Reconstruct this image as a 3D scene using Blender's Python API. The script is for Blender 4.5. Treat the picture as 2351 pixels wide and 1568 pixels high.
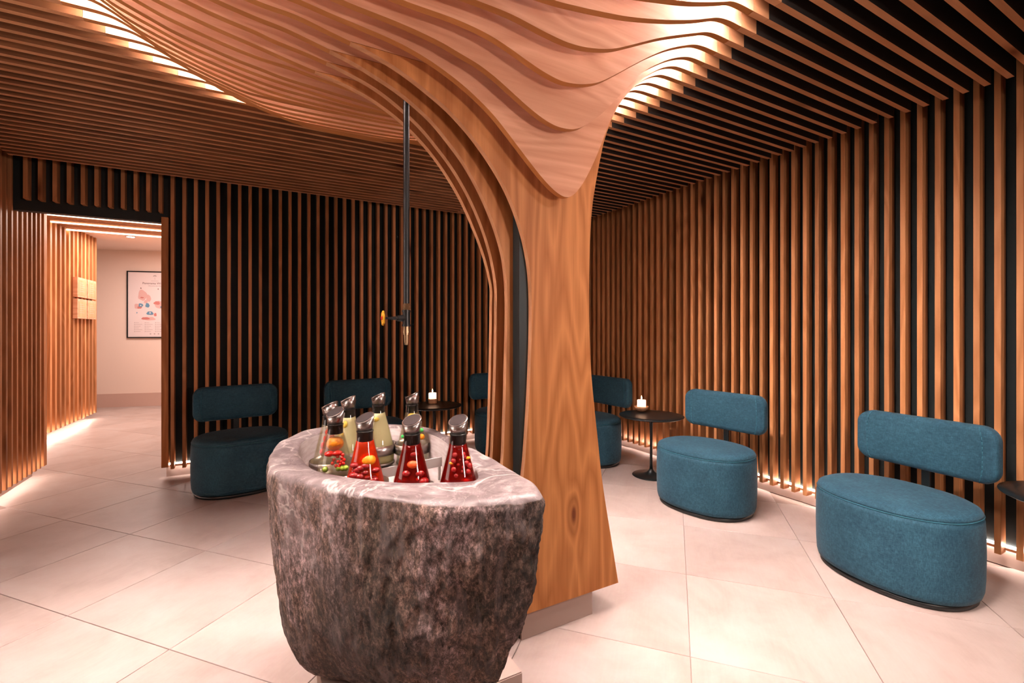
import bpy, bmesh, math, random
import numpy as np
from mathutils import Vector, noise
random.seed(7)
R = math.radians
sc = bpy.context.scene
col = sc.collection
for o in list(bpy.data.objects): bpy.data.objects.remove(o)

# ---------------------------------------------------------------- camera, world, lights, exposure
YAW = R(28.77)
cam_d = bpy.data.cameras.new('camera'); cam = bpy.data.objects.new('camera', cam_d); col.objects.link(cam)
cam.location = (0, 0, 1.3); cam.rotation_euler = (R(90), 0, -YAW)
cam_d.sensor_width = 36; cam_d.lens = 36 * 1058.85 / 2351
cam_d.shift_y = -(784 - 758.14) / 2351
cam_d.clip_start = 0.02
sc.camera = cam
sc.view_settings.view_transform = 'Standard'; sc.view_settings.look = 'None'
sc.view_settings.gamma = 1; sc.view_settings.use_curve_mapping = False
sc.view_settings.exposure = -0.1
w = bpy.data.worlds.new('world'); sc.world = w; w.use_nodes = True
w.node_tree.nodes['Background'].inputs[0].default_value = (1.0, 0.8, 0.72, 1)
w.node_tree.nodes['Background'].inputs[1].default_value = 0.01
cy = sc.cycles
cy.max_bounces = 5; cy.diffuse_bounces = 4; cy.glossy_bounces = 2; cy.transparent_max_bounces = 12
cy.transmission_bounces = 3; cy.use_adaptive_sampling = True; cy.adaptive_threshold = .045; cy.adaptive_min_samples = 16; cy.sample_clamp_indirect = 4.0; cy.use_light_tree = True
cy.caustics_reflective = False; cy.caustics_refractive = False
cy.use_denoising = True

def lamp(name, kind, loc, energy, color=(1, .82, .70), rot=(0, 0, 0), size=.3, size_y=None, spot=None, blend=.6, label=None):
    l = bpy.data.lights.new(name, kind); l.energy = energy; l.color = color
    if kind == 'AREA':
        l.size = size
        if size_y: l.shape = 'RECTANGLE'; l.size_y = size_y
    elif kind == 'SPOT': l.spot_size = spot; l.spot_blend = blend; l.shadow_soft_size = size
    else: l.shadow_soft_size = size
    o = bpy.data.objects.new(name, l); col.objects.link(o); o.location = loc; o.rotation_euler = rot
    return o
# unseen fill lamps added behind the camera, on the entrance side: areas and spots
lamp('entrance_fill', 'AREA', (0.2, -0.9, 2.57), 12, (1, .84, .76), (R(12), 0, R(-20)), 1.0, .8)
lamp('seating_fill', 'AREA', (1.9, -0.5, 2.57), 30, (1, .84, .76), (R(20), 0, R(-25)), .9, .5)
lamp('canopy_fill_spot', 'SPOT', (1.9, -1.7, 1.5), 190, (1, .80, .72), (R(102), 0, R(21)), .20, spot=R(62), blend=.9)  # added to brighten the near faces of the canopy fins
lamp('left_fill', 'AREA', (-1.55, 1.7, 1.5), 16, (1, .82, .74), (R(90), 0, R(-90)), .9, 1.3)  # added fill from the left, out of view
lamp('entrance_fill_spot', 'SPOT', (1.35, -1.9, 2.2), 230, (1, .77, .65), (R(66), 0, R(-26)), .16, spot=R(66), blend=.8)  # added to brighten the slat fronts of the right wall
lamp('corridor_ceiling_light', 'AREA', (-1.45, 8.4, 2.62), 60, (1, .82, .76), (0, 0, 0), .9, .9)
lamp('corridor_entry_light', 'AREA', (-1.25, 6.6, 2.5), 34, (1, .80, .70), (0, 0, 0), .5, 1.4)

# ---------------------------------------------------------------- helpers
def link(o, parent=None):
    col.objects.link(o)
    if parent: o.parent = parent
    return o
def obj(name, bm, mats, parent=None, smooth=False, loc=None):
    me = bpy.data.meshes.new(name); bm.to_mesh(me); bm.free()
    for m in (mats if isinstance(mats, (list, tuple)) else [mats]): me.materials.append(m)
    if smooth:
        for p in me.polygons: p.use_smooth = True
    o = bpy.data.objects.new(name, me); link(o, parent)
    if loc: o.location = loc
    return o
def thing(name, label, cat, loc=(0, 0, 0), rz=0, group=None):
    o = bpy.data.objects.new(name, None); o.empty_display_size = .1; col.objects.link(o)
    o.location = loc; o.rotation_euler = (0, 0, rz); o['label'] = label; o['category'] = cat
    if group: o['group'] = group
    return o
def tag(o, label, cat, group=None):
    o['label'] = label; o['category'] = cat
    if group: o['group'] = group
    return o
def struct(o): o['kind'] = 'structure'; return o
def box(bm, x0, x1, y0, y1, z0, z1, bevel=0, mi=0):
    vs = [bm.verts.new(p) for p in ((x0,y0,z0),(x1,y0,z0),(x1,y1,z0),(x0,y1,z0),(x0,y0,z1),(x1,y0,z1),(x1,y1,z1),(x0,y1,z1))]
    fs = []
    for f in ((3,2,1,0),(4,5,6,7),(0,1,5,4),(1,2,6,5),(2,3,7,6),(3,0,4,7)):
        ff = bm.faces.new([vs[i] for i in f]); ff.material_index = mi; fs.append(ff)
    if bevel:
        es = list({e for f in fs for e in f.edges})
        bmesh.ops.bevel(bm, geom=es, offset=bevel, segments=2, affect='EDGES', profile=.5)
def boxobj(name, d, mat, parent=None, bevel=0, loc=None):
    bm = bmesh.new(); box(bm, *d, bevel=bevel); return obj(name, bm, mat, parent, loc=loc)
def prism(bm, pts, axis, a, b, mi_side=0, mi_edge=0):
    """pts: outline; extruded along axis 'y' (pts are x,z) or 'z' (pts are x,y) from a to b"""
    mk = (lambda p, t: (p[0], t, p[1])) if axis == 'y' else (lambda p, t: (p[0], p[1], t))
    A = [bm.verts.new(mk(p, a)) for p in pts]; B = [bm.verts.new(mk(p, b)) for p in pts]
    f1 = bm.faces.new(A); f2 = bm.faces.new(B[::-1]); f1.material_index = f2.material_index = mi_side
    n = len(pts)
    for i in range(n):
        f = bm.faces.new((A[i], B[i], B[(i+1) % n], A[(i+1) % n])); f.material_index = mi_edge
    bmesh.ops.recalc_face_normals(bm, faces=bm.faces)
def lathe(bm, prof, seg=32, c=(0, 0, 0), cap0=True, cap1=True, sx=1, sy=1):
    rings = []
    for r, z in prof:
        rings.append([bm.verts.new((c[0]+sx*r*math.cos(2*math.pi*i/seg), c[1]+sy*r*math.sin(2*math.pi*i/seg), c[2]+z)) for i in range(seg)])
    for a, b in zip(rings, rings[1:]):
        for i in range(seg): bm.faces.new((a[i], a[(i+1) % seg], b[(i+1) % seg], b[i]))
    if cap0: bm.faces.new(rings[0][::-1])
    if cap1: bm.faces.new(rings[-1])
def tube(bm, p0, p1, r0, r1=None, seg=16):
    r1 = r0 if r1 is None else r1
    p0, p1 = Vector(p0), Vector(p1); d = (p1-p0).normalized()
    u = d.orthogonal().normalized(); v = d.cross(u)
    A = [bm.verts.new(p0+r0*(u*math.cos(2*math.pi*i/seg)+v*math.sin(2*math.pi*i/seg))) for i in range(seg)]
    B = [bm.verts.new(p1+r1*(u*math.cos(2*math.pi*i/seg)+v*math.sin(2*math.pi*i/seg))) for i in range(seg)]
    for i in range(seg): bm.faces.new((A[i], A[(i+1) % seg], B[(i+1) % seg], B[i]))
    bm.faces.new(A[::-1]); bm.faces.new(B)
def ball(bm, c, r, s=(1, 1, 1), seg=12):
    g = bmesh.ops.create_uvsphere(bm, u_segments=seg, v_segments=max(6, seg//2+2), radius=r)
    for v in g['verts']: v.co = Vector((v.co.x*s[0]+c[0], v.co.y*s[1]+c[1], v.co.z*s[2]+c[2]))
def copy(o, parent=None, loc=None, name=None):
    c = o.copy(); col.objects.link(c)
    if parent is not None: c.parent = parent
    if loc is not None: c.location = loc
    return c

# ---------------------------------------------------------------- materials
def mat(name):
    m = bpy.data.materials.new(name); m.use_nodes = True; nt = m.node_tree
    return m, nt, nt.nodes['Principled BSDF']
def plain(name, c, rough=.5, metal=0, **kw):
    m, nt, b = mat(name); b.inputs['Base Color'].default_value = (*c, 1)
    b.inputs['Roughness'].default_value = rough; b.inputs['Metallic'].default_value = metal
    for k, v in kw.items(): b.inputs[k.replace('_', ' ')].default_value = v
    return m
def N(nt, t, **kw):
    n = nt.nodes.new(t)
    for k, v in kw.items():
        if k in n.inputs: n.inputs[k].default_value = v
        else: setattr(n, k, v)
    return n
def ramp(nt, fac, stops):
    n = nt.nodes.new('ShaderNodeValToRGB'); e = n.color_ramp.elements
    while len(e) < len(stops): e.new(.5)
    for q, (p, c) in zip(e, stops): q.position = p; q.color = (*c, 1)
    nt.links.new(fac, n.inputs[0]); return n
def mixc(nt, f, a, b, mode='MIX'):
    n = nt.nodes.new('ShaderNodeMix'); n.data_type = 'RGBA'; n.blend_type = mode
    for s, v in ((0, f), (6, a), (7, b)):
        if hasattr(v, 'is_linked') or isinstance(v, bpy.types.NodeSocket): nt.links.new(v, n.inputs[s])
        else: n.inputs[s].default_value = v if s == 0 else (*v, 1)
    return n.outputs[2]
def math_n(nt, op, a, b=None):
    n = nt.nodes.new('ShaderNodeMath'); n.operation = op
    for i, v in enumerate((a, b)):
        if v is None: continue
        if isinstance(v, bpy.types.NodeSocket): nt.links.new(v, n.inputs[i])
        else: n.inputs[i].default_value = v
    return n.outputs[0]

def wood(name, axis, light=(.66, .335, .165), dark=(.43, .19, .08), rough=.48, knots=True, bump=0, vary=.35):
    m, nt, b = mat(name); L = nt.links
    tc = N(nt, 'ShaderNodeTexCoord'); oi = N(nt, 'ShaderNodeObjectInfo')
    off = N(nt, 'ShaderNodeVectorMath', operation='SCALE'); off.inputs[0].default_value = (37, 51, 23); L.new(oi.outputs['Random'], off.inputs[3])
    add = N(nt, 'ShaderNodeVectorMath', operation='ADD'); L.new(tc.outputs['Object'], add.inputs[0]); L.new(off.outputs[0], add.inputs[1])
    s = {'x': (.5, 3.2, 3.2), 'y': (3.2, .5, 3.2), 'z': (3.2, 3.2, .5)}[axis]
    mp = N(nt, 'ShaderNodeMapping'); mp.inputs['Scale'].default_value = s; L.new(add.outputs[0], mp.inputs[0])
    # broad figure: distorted field cut into growth rings
    n1 = N(nt, 'ShaderNodeTexNoise', Scale=1.1, Detail=2.0, Roughness=.5, Distortion=.6); L.new(mp.outputs[0], n1.inputs['Vector'])
    base_f = n1.outputs['Fac']; vo = None
    if knots == 'broad':
        sk = {'x': (1.25, .05, 3.0), 'z': (3.0, .05, 1.0)}[axis]
        mp3 = N(nt, 'ShaderNodeMapping'); mp3.inputs['Scale'].default_value = sk; L.new(add.outputs[0], mp3.inputs[0])
        vo = N(nt, 'ShaderNodeTexVoronoi', Scale=1.0); L.new(mp3.outputs[0], vo.inputs['Vector'])
        halo = math_n(nt, 'MAXIMUM', math_n(nt, 'SUBTRACT', 1.0, math_n(nt, 'MULTIPLY', vo.outputs['Distance'], 4.5)), 0.0)
        base_f = math_n(nt, 'ADD', base_f, math_n(nt, 'MULTIPLY', math_n(nt, 'MULTIPLY', halo, halo), .30))
    ring = math_n(nt, 'PINGPONG', math_n(nt, 'MULTIPLY', base_f, 20.0), 1.0)
    s2 = {'x': (3, 90, 90), 'y': (90, 3, 90), 'z': (90, 90, 3)}[axis]
    mp2 = N(nt, 'ShaderNodeMapping'); mp2.inputs['Scale'].default_value = s2; L.new(add.outputs[0], mp2.inputs[0])
    n2 = N(nt, 'ShaderNodeTexNoise', Scale=1.0, Detail=3.0, Roughness=.6); L.new(mp2.outputs[0], n2.inputs['Vector'])
    n3 = N(nt, 'ShaderNodeTexNoise', Scale=.6, Detail=2.0); L.new(mp.outputs[0], n3.inputs['Vector'])
    f = math_n(nt, 'ADD', math_n(nt, 'MULTIPLY', ring, .38), math_n(nt, 'MULTIPLY', n2.outputs['Fac'], .42))
    f = math_n(nt, 'ADD', f, math_n(nt, 'MULTIPLY', n3.outputs['Fac'], .35))
    mid = tuple((a+c)/2 for a, c in zip(light, dark))
    cr = ramp(nt, f, [(.22, dark), (.55, mid), (.82, light)])
    c = cr.outputs[0]
    # board to board variation
    hv = N(nt, 'ShaderNodeHueSaturation'); L.new(c, hv.inputs['Color'])
    mr = N(nt, 'ShaderNodeMapRange'); L.new(oi.outputs['Random'], mr.inputs[0]); mr.inputs[3].default_value = 1-vary*.5; mr.inputs[4].default_value = 1+vary*.4
    L.new(mr.outputs[0], hv.inputs['Value']); c = hv.outputs[0]
    if knots == 'broad':
        kr = ramp(nt, vo.outputs['Distance'], [(.015, (.0, .0, .0)), (.035, (.5, .5, .5)), (.11, (1, 1, 1))])
        c = mixc(nt, 1.0, c, mixc(nt, kr.outputs[0], (.25, .15, .12), (1, 1, 1)), 'MULTIPLY')
    elif knots:
        sk = {'x': (1.3, 3.4, 3.4), 'y': (3.4, 1.3, 3.4), 'z': (3.4, 3.4, 1.3)}[axis]
        mp3 = N(nt, 'ShaderNodeMapping'); mp3.inputs['Scale'].default_value = sk; L.new(add.outputs[0], mp3.inputs[0])
        vo = N(nt, 'ShaderNodeTexVoronoi', Scale=1.0); L.new(mp3.outputs[0], vo.inputs['Vector'])
        kr = ramp(nt, vo.outputs['Distance'], [(.02, (.0, .0, .0)), (.085, (.45, .45, .45)), (.19, (1, 1, 1))])
        c = mixc(nt, 1.0, c, mixc(nt, kr.outputs[0], (.22, .13, .10), (1, 1, 1)), 'MULTIPLY')
    L.new(c, b.inputs['Base Color'])
    b.inputs['Roughness'].default_value = rough
    b.inputs['Specular IOR Level'].default_value = .3
    if bump:
        bp = N(nt, 'ShaderNodeBump', Strength=bump, Distance=.002); L.new(n2.outputs['Fac'], bp.inputs['Height']); L.new(bp.outputs[0], b.inputs['Normal'])
    return m
M = {}
M['wood_x'] = wood('oak_lengthwise', 'x', (.77, .42, .265), (.56, .26, .145), knots='broad', vary=.15)
M['wood_z'] = wood('oak_upright', 'z', (.64, .275, .095), (.34, .115, .03), vary=.12, bump=.1, knots='broad')
M['slat_z'] = wood('oak_upright_slat', 'z', (.64, .295, .125), (.42, .17, .06), knots=True, vary=.5)
M['slat_x'] = wood('oak_ceiling_slat', 'x', (.68, .35, .18), (.50, .23, .10), vary=.3)
M['side_shade_brown'] = wood('oak_shaded_brown', 'x', (.30, .13, .055), (.16, .065, .028), vary=.3)  # darker copy of the slat wood, shade on the sides painted in
M['edge'] = wood('oak_edge', 'x', (.56, .235, .075), (.44, .165, .045), knots=False, vary=.3)
M['edge_z'] = wood('oak_edge_upright', 'z', (.70, .36, .19), (.52, .25, .12), knots=False, vary=.2)
M['black'] = plain('black_felt', (.006, .012, .013), .9)
M['side_shade_black'] = plain('oak_shaded_black', (.022, .016, .013), .8)  # shade between the ceiling slats, painted as near-black sides
M['black_panel'] = plain('black_panel', (.008, .013, .013), .6)
M['black_metal'] = plain('black_lacquered_metal', (.006, .010, .012), .38)
M['steel_post'] = plain('dark_steel', (.02, .032, .036), .45, .3)
M['plaster'] = plain('warm_white_plaster', (.78, .64, .56), .85)
M['plaster_low'] = plain('rose_skirting', (.55, .38, .32), .6)
M['chrome'] = plain('brushed_steel', (.62, .58, .57), .28, 1)
M['chrome_dark'] = plain('dark_brushed_steel', (.20, .16, .15), .35, .9)
M['lid_top'] = plain('smoked_steel_disc', (.07, .062, .064), .4, .6)
M['rubber'] = plain('black_silicone', (.01, .012, .012), .3)
M['brass'] = plain('aged_brass', (.35, .24, .14), .35, .9)
M['yellow'] = plain('yellow_enamel', (.85, .42, .02), .35)
M['red_hub'] = plain('red_enamel', (.7, .04, .02), .35)
M['wax'] = None
M['bowl_wood'] = wood('turned_bowl_wood', 'z', (.75, .42, .24), (.5, .24, .12), knots=False)
M['white_metal'] = plain('white_coated_metal', (.72, .68, .66), .35)
M['paper'] = plain('poster_paper', (.74, .66, .66), .6)
M['ink_red'] = plain('ink_red', (.55, .2, .18), .7); M['ink_blue'] = plain('ink_blue', (.12, .28, .42), .7)
M['ink_pink'] = plain('ink_pink', (.66, .42, .40), .7); M['ink_dark'] = plain('ink_dark', (.22, .14, .14), .7)
M['ink_grey'] = plain('ink_grey', (.45, .38, .38), .7)
def emis(name, c, s):
    m = bpy.data.materials.new(name); m.use_nodes = True; nt = m.node_tree; nt.nodes.clear()
    e = N(nt, 'ShaderNodeEmission'); e.inputs[0].default_value = (*c, 1); e.inputs[1].default_value = s
    o = N(nt, 'ShaderNodeOutputMaterial'); nt.links.new(e.outputs[0], o.inputs[0]); return m
M['led_wall'] = emis('led_wall_base', (1, .80, .70), 65)
M['led_cove'] = emis('led_cove', (1, .83, .75), 700)
M['fill_inner'] = emis('canopy_fill', (1, .80, .73), 300)  # added fill inside the canopy, not a visible strip
M['led_corr'] = emis('led_corridor', (1, .66, .42), 9)
M['flame'] = emis('flame', (1, .62, .30), 22)
M['downlight'] = emis('downlight_lens', (1, .9, .85), 30)

# floor tile
m, nt, b = mat('rose_limestone_tile'); L = nt.links; M['tile'] = m
tc = N(nt, 'ShaderNodeTexCoord'); oi = N(nt, 'ShaderNodeObjectInfo')
off = N(nt, 'ShaderNodeVectorMath', operation='SCALE'); off.inputs[0].default_value = (31, 17, 5); L.new(oi.outputs['Random'], off.inputs[3])
ad = N(nt, 'ShaderNodeVectorMath', operation='ADD'); L.new(tc.outputs['Object'], ad.inputs[0]); L.new(off.outputs[0], ad.inputs[1])
n1 = N(nt, 'ShaderNodeTexNoise', Scale=3.2, Detail=5.0, Roughness=.6, Distortion=.4); L.new(ad.outputs[0], n1.inputs['Vector'])
mpt = N(nt, 'ShaderNodeMapping'); mpt.inputs['Scale'].default_value = (6, 60, 6); L.new(ad.outputs[0], mpt.inputs[0])
n2 = N(nt, 'ShaderNodeTexNoise', Scale=1.5, Detail=4.0); L.new(mpt.outputs[0], n2.inputs['Vector'])
f = math_n(nt, 'ADD', math_n(nt, 'MULTIPLY', n1.outputs['Fac'], .88), math_n(nt, 'MULTIPLY', n2.outputs['Fac'], .12))
cr = ramp(nt, f, [(.33, (.385, .30, .27)), (.5, (.44, .355, .325)), (.68, (.47, .40, .375))])
hv = N(nt, 'ShaderNodeHueSaturation'); L.new(cr.outputs[0], hv.inputs['Color'])
mr = N(nt, 'ShaderNodeMapRange'); L.new(oi.outputs['Random'], mr.inputs[0]); mr.inputs[3].default_value = .93; mr.inputs[4].default_value = 1.05
L.new(mr.outputs[0], hv.inputs['Value']); L.new(hv.outputs[0], b.inputs['Base Color'])
b.inputs['Roughness'].default_value = .42; b.inputs['Specular IOR Level'].default_value = .35
M['grout'] = plain('grout', (.30, .22, .19), .9)
M['plinth'] = plain('rose_limestone_plinth', (.50, .38, .33), .5)

# chair fabric
def fabric(name, c0, c1):
    m, nt, b = mat(name); L = nt.links
    tc = N(nt, 'ShaderNodeTexCoord')
    fs = []
    for s in ((260, 40, 60), (40, 260, 60), (60, 60, 300)):
        mp = N(nt, 'ShaderNodeMapping'); mp.inputs['Scale'].default_value = s; L.new(tc.outputs['Object'], mp.inputs[0])
        n = N(nt, 'ShaderNodeTexNoise', Scale=1.0, Detail=3.0, Roughness=.7); L.new(mp.outputs[0], n.inputs['Vector']); fs.append(n.outputs['Fac'])
    f = math_n(nt, 'MULTIPLY', math_n(nt, 'ADD', math_n(nt, 'ADD', fs[0], fs[1]), fs[2]), .3333)
    n4 = N(nt, 'ShaderNodeTexNoise', Scale=7.0, Detail=3.0); L.new(tc.outputs['Object'], n4.inputs['Vector'])
    f = math_n(nt, 'ADD', f, math_n(nt, 'MULTIPLY', math_n(nt, 'SUBTRACT', n4.outputs['Fac'], .5), .22))
    cr = ramp(nt, f, [(.38, c0), (.50, tuple((a+b_)/2*.9 for a, b_ in zip(c0, c1))), (.62, c1)])
    L.new(cr.outputs[0], b.inputs['Base Color']); b.inputs['Roughness'].default_value = .85
    b.inputs['Sheen Weight'].default_value = .13; b.inputs['Sheen Tint'].default_value = (.5, .62, .72, 1); b.inputs['Sheen Roughness'].default_value = .4
    bp = N(nt, 'ShaderNodeBump', Strength=.35, Distance=.002); L.new(f, bp.inputs['Height']); L.new(bp.outputs[0], b.inputs['Normal'])
    return m
M['fabric'] = fabric('petrol_blue_weave', (.001, .036, .070), (.020, .10, .155))
M['piping'] = plain('petrol_piping', (.02, .12, .18), .8)

# rough stone
def stone(name, inner=False):
    m, nt, b = mat(name); L = nt.links; tc = N(nt, 'ShaderNodeTexCoord'); V = tc.outputs['Object']
    mp = N(nt, 'ShaderNodeMapping'); mp.inputs['Scale'].default_value = (1, 1, .55); L.new(V, mp.inputs[0])
    nA = N(nt, 'ShaderNodeTexNoise', Scale=7.0, Detail=10.0, Roughness=.72, Distortion=.15); L.new(mp.outputs[0], nA.inputs['Vector'])
    nB = N(nt, 'ShaderNodeTexNoise', Scale=62.0, Detail=10.0, Roughness=.88, Distortion=.1); L.new(mp.outputs[0], nB.inputs['Vector'])
    nC = N(nt, 'ShaderNodeTexNoise', Scale=2.6, Detail=5.0, Roughness=.6); L.new(V, nC.inputs['Vector'])
    rough_c = ramp(nt, nB.outputs['Fac'], [(.38, (.012, .011, .009)), (.455, (.07, .057, .048)), (.505, (.19, .15, .137)), (.55, (.42, .35, .34)), (.62, (.75, .66, .65))]).outputs[0]
    warm = ramp(nt, nA.outputs['Fac'], [(.36, (.28, .26, .18)), (.48, (.85, .68, .56)), (.58, (1.1, .98, 1.0))]).outputs[0]
    rough_c = mixc(nt, 1.0, rough_c, warm, 'MULTIPLY')
    rough_c = mixc(nt, .7, rough_c, mixc(nt, 1.0, rough_c, ramp(nt, nC.outputs['Fac'], [(.40, (.20, .17, .13)), (.58, (1.6, 1.5, 1.52))]).outputs[0], 'MULTIPLY'))
    # polished grey-mauve marble with white veins
    nD = N(nt, 'ShaderNodeTexNoise', Scale=9.0, Detail=7.0, Roughness=.65, Distortion=1.6); L.new(V, nD.inputs['Vector'])
    pol = ramp(nt, nD.outputs['Fac'], [(.30, (.085, .065, .066)), (.48, (.17, .135, .137)), (.62, (.27, .225, .228)), (.74, (.42, .37, .37))]).outputs[0]
    nE = N(nt, 'ShaderNodeTexNoise', Scale=3.4, Detail=4.0, Roughness=.55, Distortion=1.0); L.new(V, nE.inputs['Vector'])
    vein = math_n(nt, 'ABSOLUTE', math_n(nt, 'SUBTRACT', nE.outputs['Fac'], .5))
    vr = ramp(nt, vein, [(.0, (1, 1, 1)), (.018, (0, 0, 0))]).outputs[0]
    nF = N(nt, 'ShaderNodeTexNoise', Scale=12.0, Detail=3.0, Roughness=.5, Distortion=2.0); L.new(V, nF.inputs['Vector'])
    vein2 = math_n(nt, 'ABSOLUTE', math_n(nt, 'SUBTRACT', nF.outputs['Fac'], .46))
    vr2 = ramp(nt, vein2, [(.0, (.3, .3, .3)), (.02, (0, 0, 0))]).outputs[0]
    pol = mixc(nt, vr, pol, (.50, .45, .44)); pol = mixc(nt, vr2, pol, (.50, .44, .43))
    # attribute 'rim' (0 rough flank, 1 dressed)
    at = N(nt, 'ShaderNodeAttribute', attribute_name='dressed')
    streak = N(nt, 'ShaderNodeTexNoise', Scale=1.0, Detail=5.0, Roughness=.6); mps = N(nt, 'ShaderNodeMapping'); mps.inputs['Scale'].default_value = (26, 26, 3.2); L.new(V, mps.inputs[0]); L.new(mps.outputs[0], streak.inputs['Vector'])
    rough_c = mixc(nt, ramp(nt, streak.outputs['Fac'], [(.54, (0, 0, 0)), (.70, (.5, .5, .5))]).outputs[0], rough_c, (.42, .355, .36))
    fac = math_n(nt, 'ADD', at.outputs['Fac'], math_n(nt, 'MULTIPLY', math_n(nt, 'SUBTRACT', nA.outputs['Fac'], .5), .9))
    fr = ramp(nt, fac, [(.42, (0, 0, 0)), (.60, (1, 1, 1))]).outputs[0]
    c = mixc(nt, fr, rough_c, pol)
    L.new(c, b.inputs['Base Color'])
    rr = N(nt, 'ShaderNodeMapRange'); L.new(fr, rr.inputs[0]); rr.inputs[3].default_value = .8; rr.inputs[4].default_value = .38; L.new(rr.outputs[0], b.inputs['Roughness'])
    h = math_n(nt, 'ADD', math_n(nt, 'MULTIPLY', nB.outputs['Fac'], .8), nA.outputs['Fac'])
    bp = N(nt, 'ShaderNodeBump', Strength=.9, Distance=.018); L.new(h, bp.inputs['Height'])
    st = N(nt, 'ShaderNodeMapRange'); L.new(fr, st.inputs[0]); st.inputs[3].default_value = 1.0; st.inputs[4].default_value = .10; L.new(st.outputs[0], bp.inputs['Strength'])
    L.new(bp.outputs[0], b.inputs['Normal'])
    return m
M['stone'] = stone('weathered_marble')
m, nt, b = mat('pale_basin_lining'); M['lining'] = m
n1 = N(nt, 'ShaderNodeTexNoise', Scale=14.0, Detail=5.0); cr = ramp(nt, n1.outputs['Fac'], [(.3, (.56, .46, .45)), (.7, (.72, .66, .65))]); nt.links.new(cr.outputs[0], b.inputs['Base Color']); b.inputs['Roughness'].default_value = .45

# glass, drinks
def clear(name, tint, gloss=.10, body=0.0, body_c=(1, 1, 1), rough=.02, opq=.5):
    m = bpy.data.materials.new(name); m.use_nodes = True; nt = m.node_tree; nt.nodes.clear(); L = nt.links
    t = N(nt, 'ShaderNodeBsdfTransparent'); t.inputs[0].default_value = (*tint, 1)
    g = N(nt, 'ShaderNodeBsdfGlossy'); g.inputs[0].default_value = (1, 1, 1, 1); g.inputs[1].default_value = rough
    fz = N(nt, 'ShaderNodeFresnel'); fz.inputs[0].default_value = 1.45
    s = t.outputs[0]
    if body:
        tr = N(nt, 'ShaderNodeBsdfTranslucent'); tr.inputs[0].default_value = (*body_c, 1)
        df = N(nt, 'ShaderNodeBsdfDiffuse'); df.inputs[0].default_value = (*body_c, 1)
        m1 = N(nt, 'ShaderNodeMixShader'); m1.inputs[0].default_value = opq; L.new(tr.outputs[0], m1.inputs[1]); L.new(df.outputs[0], m1.inputs[2])
        m2 = N(nt, 'ShaderNodeMixShader'); m2.inputs[0].default_value = body; L.new(s, m2.inputs[1]); L.new(m1.outputs[0], m2.inputs[2]); s = m2.outputs[0]
    mx = N(nt, 'ShaderNodeMixShader'); mul = math_n(nt, 'MINIMUM', math_n(nt, 'MULTIPLY', fz.outputs[0], gloss*10), .22); L.new(mul, mx.inputs[0]); L.new(s, mx.inputs[1]); L.new(g.outputs[0], mx.inputs[2])
    o = N(nt, 'ShaderNodeOutputMaterial'); L.new(mx.outputs[0], o.inputs[0]); return m
m = bpy.data.materials.new('white_wax'); m.use_nodes = True; nt = m.node_tree; nt.nodes.clear(); M['wax'] = m
a_ = N(nt, 'ShaderNodeBsdfTranslucent'); a_.inputs[0].default_value = (.98, .84, .78, 1); b_ = N(nt, 'ShaderNodeBsdfDiffuse'); b_.inputs[0].default_value = (.92, .82, .78, 1)
x_ = N(nt, 'ShaderNodeMixShader'); x_.inputs[0].default_value = .5; o_ = N(nt, 'ShaderNodeOutputMaterial')
nt.links.new(a_.outputs[0], x_.inputs[1]); nt.links.new(b_.outputs[0], x_.inputs[2]); nt.links.new(x_.outputs[0], o_.inputs[0])
M['glass'] = clear('clear_glass', (.96, .96, .95), .10)
M['drink_red'] = clear('red_fruit_drink', (1.0, .20, .06), .03, .38, (1.0, .09, .02))
M['drink_dark'] = clear('dark_berry_drink', (.60, .03, .02), .03, .45, (.30, .010, .008))
M['drink_yellow'] = clear('cloudy_lemon_drink', (1, .96, .72), .03, .88, (1.0, .93, .52), .02, .8)
M['drink_water'] = clear('clear_fruit_water', (.97, .95, .86), .03, .10, (.9, .8, .6))
M['orange'] = plain('orange_flesh', (1.0, .33, .01), .4)
M['lemon'] = plain('lemon_flesh', (.92, .66, .10), .4)
M['berry'] = plain('red_berry', (.75, .02, .012), .25); M['darkberry'] = plain('dark_berry', (.30, .008, .008), .25); M['redorange'] = plain('blood_orange', (.85, .10, .015), .4)
M['grape'] = plain('green_grape', (.34, .50, .05), .25); M['lime'] = plain('lime_green', (.05, .55, .12), .3)

# ---------------------------------------------------------------- room shell
ZC = 2.581            # underside of the ceiling slats
XW = 3.515            # front of the right wall's slats
YB = 4.965            # front of the back wall's slats
XL = -1.68            # front of the left wall's slats
SP = .0841; SW = .027; SD = .073
floor = struct(boxobj('floor', (-3.2, 4.0, -2.4, 10.6, -.10, -.006), M['grout']))
# tiles laid diagonally
ang = R(41.9); ca, sa = math.cos(ang), math.sin(ang)
TA, TB = .657, .667
def tile_mesh():
    bm = bmesh.new(); g = .0014
    box(bm, -TA/2+g, TA/2-g, -TB/2+g, TB/2-g, -.012, 0); 
    es = [e for e in bm.edges if all(v.co.z > -.001 for v in e.verts)]
    bmesh.ops.bevel(bm, geom=es, offset=.0012, segments=1, affect='EDGES')
    me = bpy.data.meshes.new('tile'); bm.to_mesh(me); bm.free(); me.materials.append(M['tile']); return me
tm = tile_mesh()
for i in range(-9, 16):
    for j in range(-8, 18):
        a = 1.311 + TA*(i+.5); bb = -.0621 + TB*(j+.5)
        x = a*ca - bb*sa; y = a*sa + bb*ca
        main = -1.75 < x < 3.75 and -1.2 < y < 5.3
        corr = -2.6 < x < -.45 and 4.9 < y < 10.4
        if main or corr:
            t = bpy.data.objects.new('tile', tm); link(t, floor); t.location = (x, y, 0); t.rotation_euler = (0, 0, ang)

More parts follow.
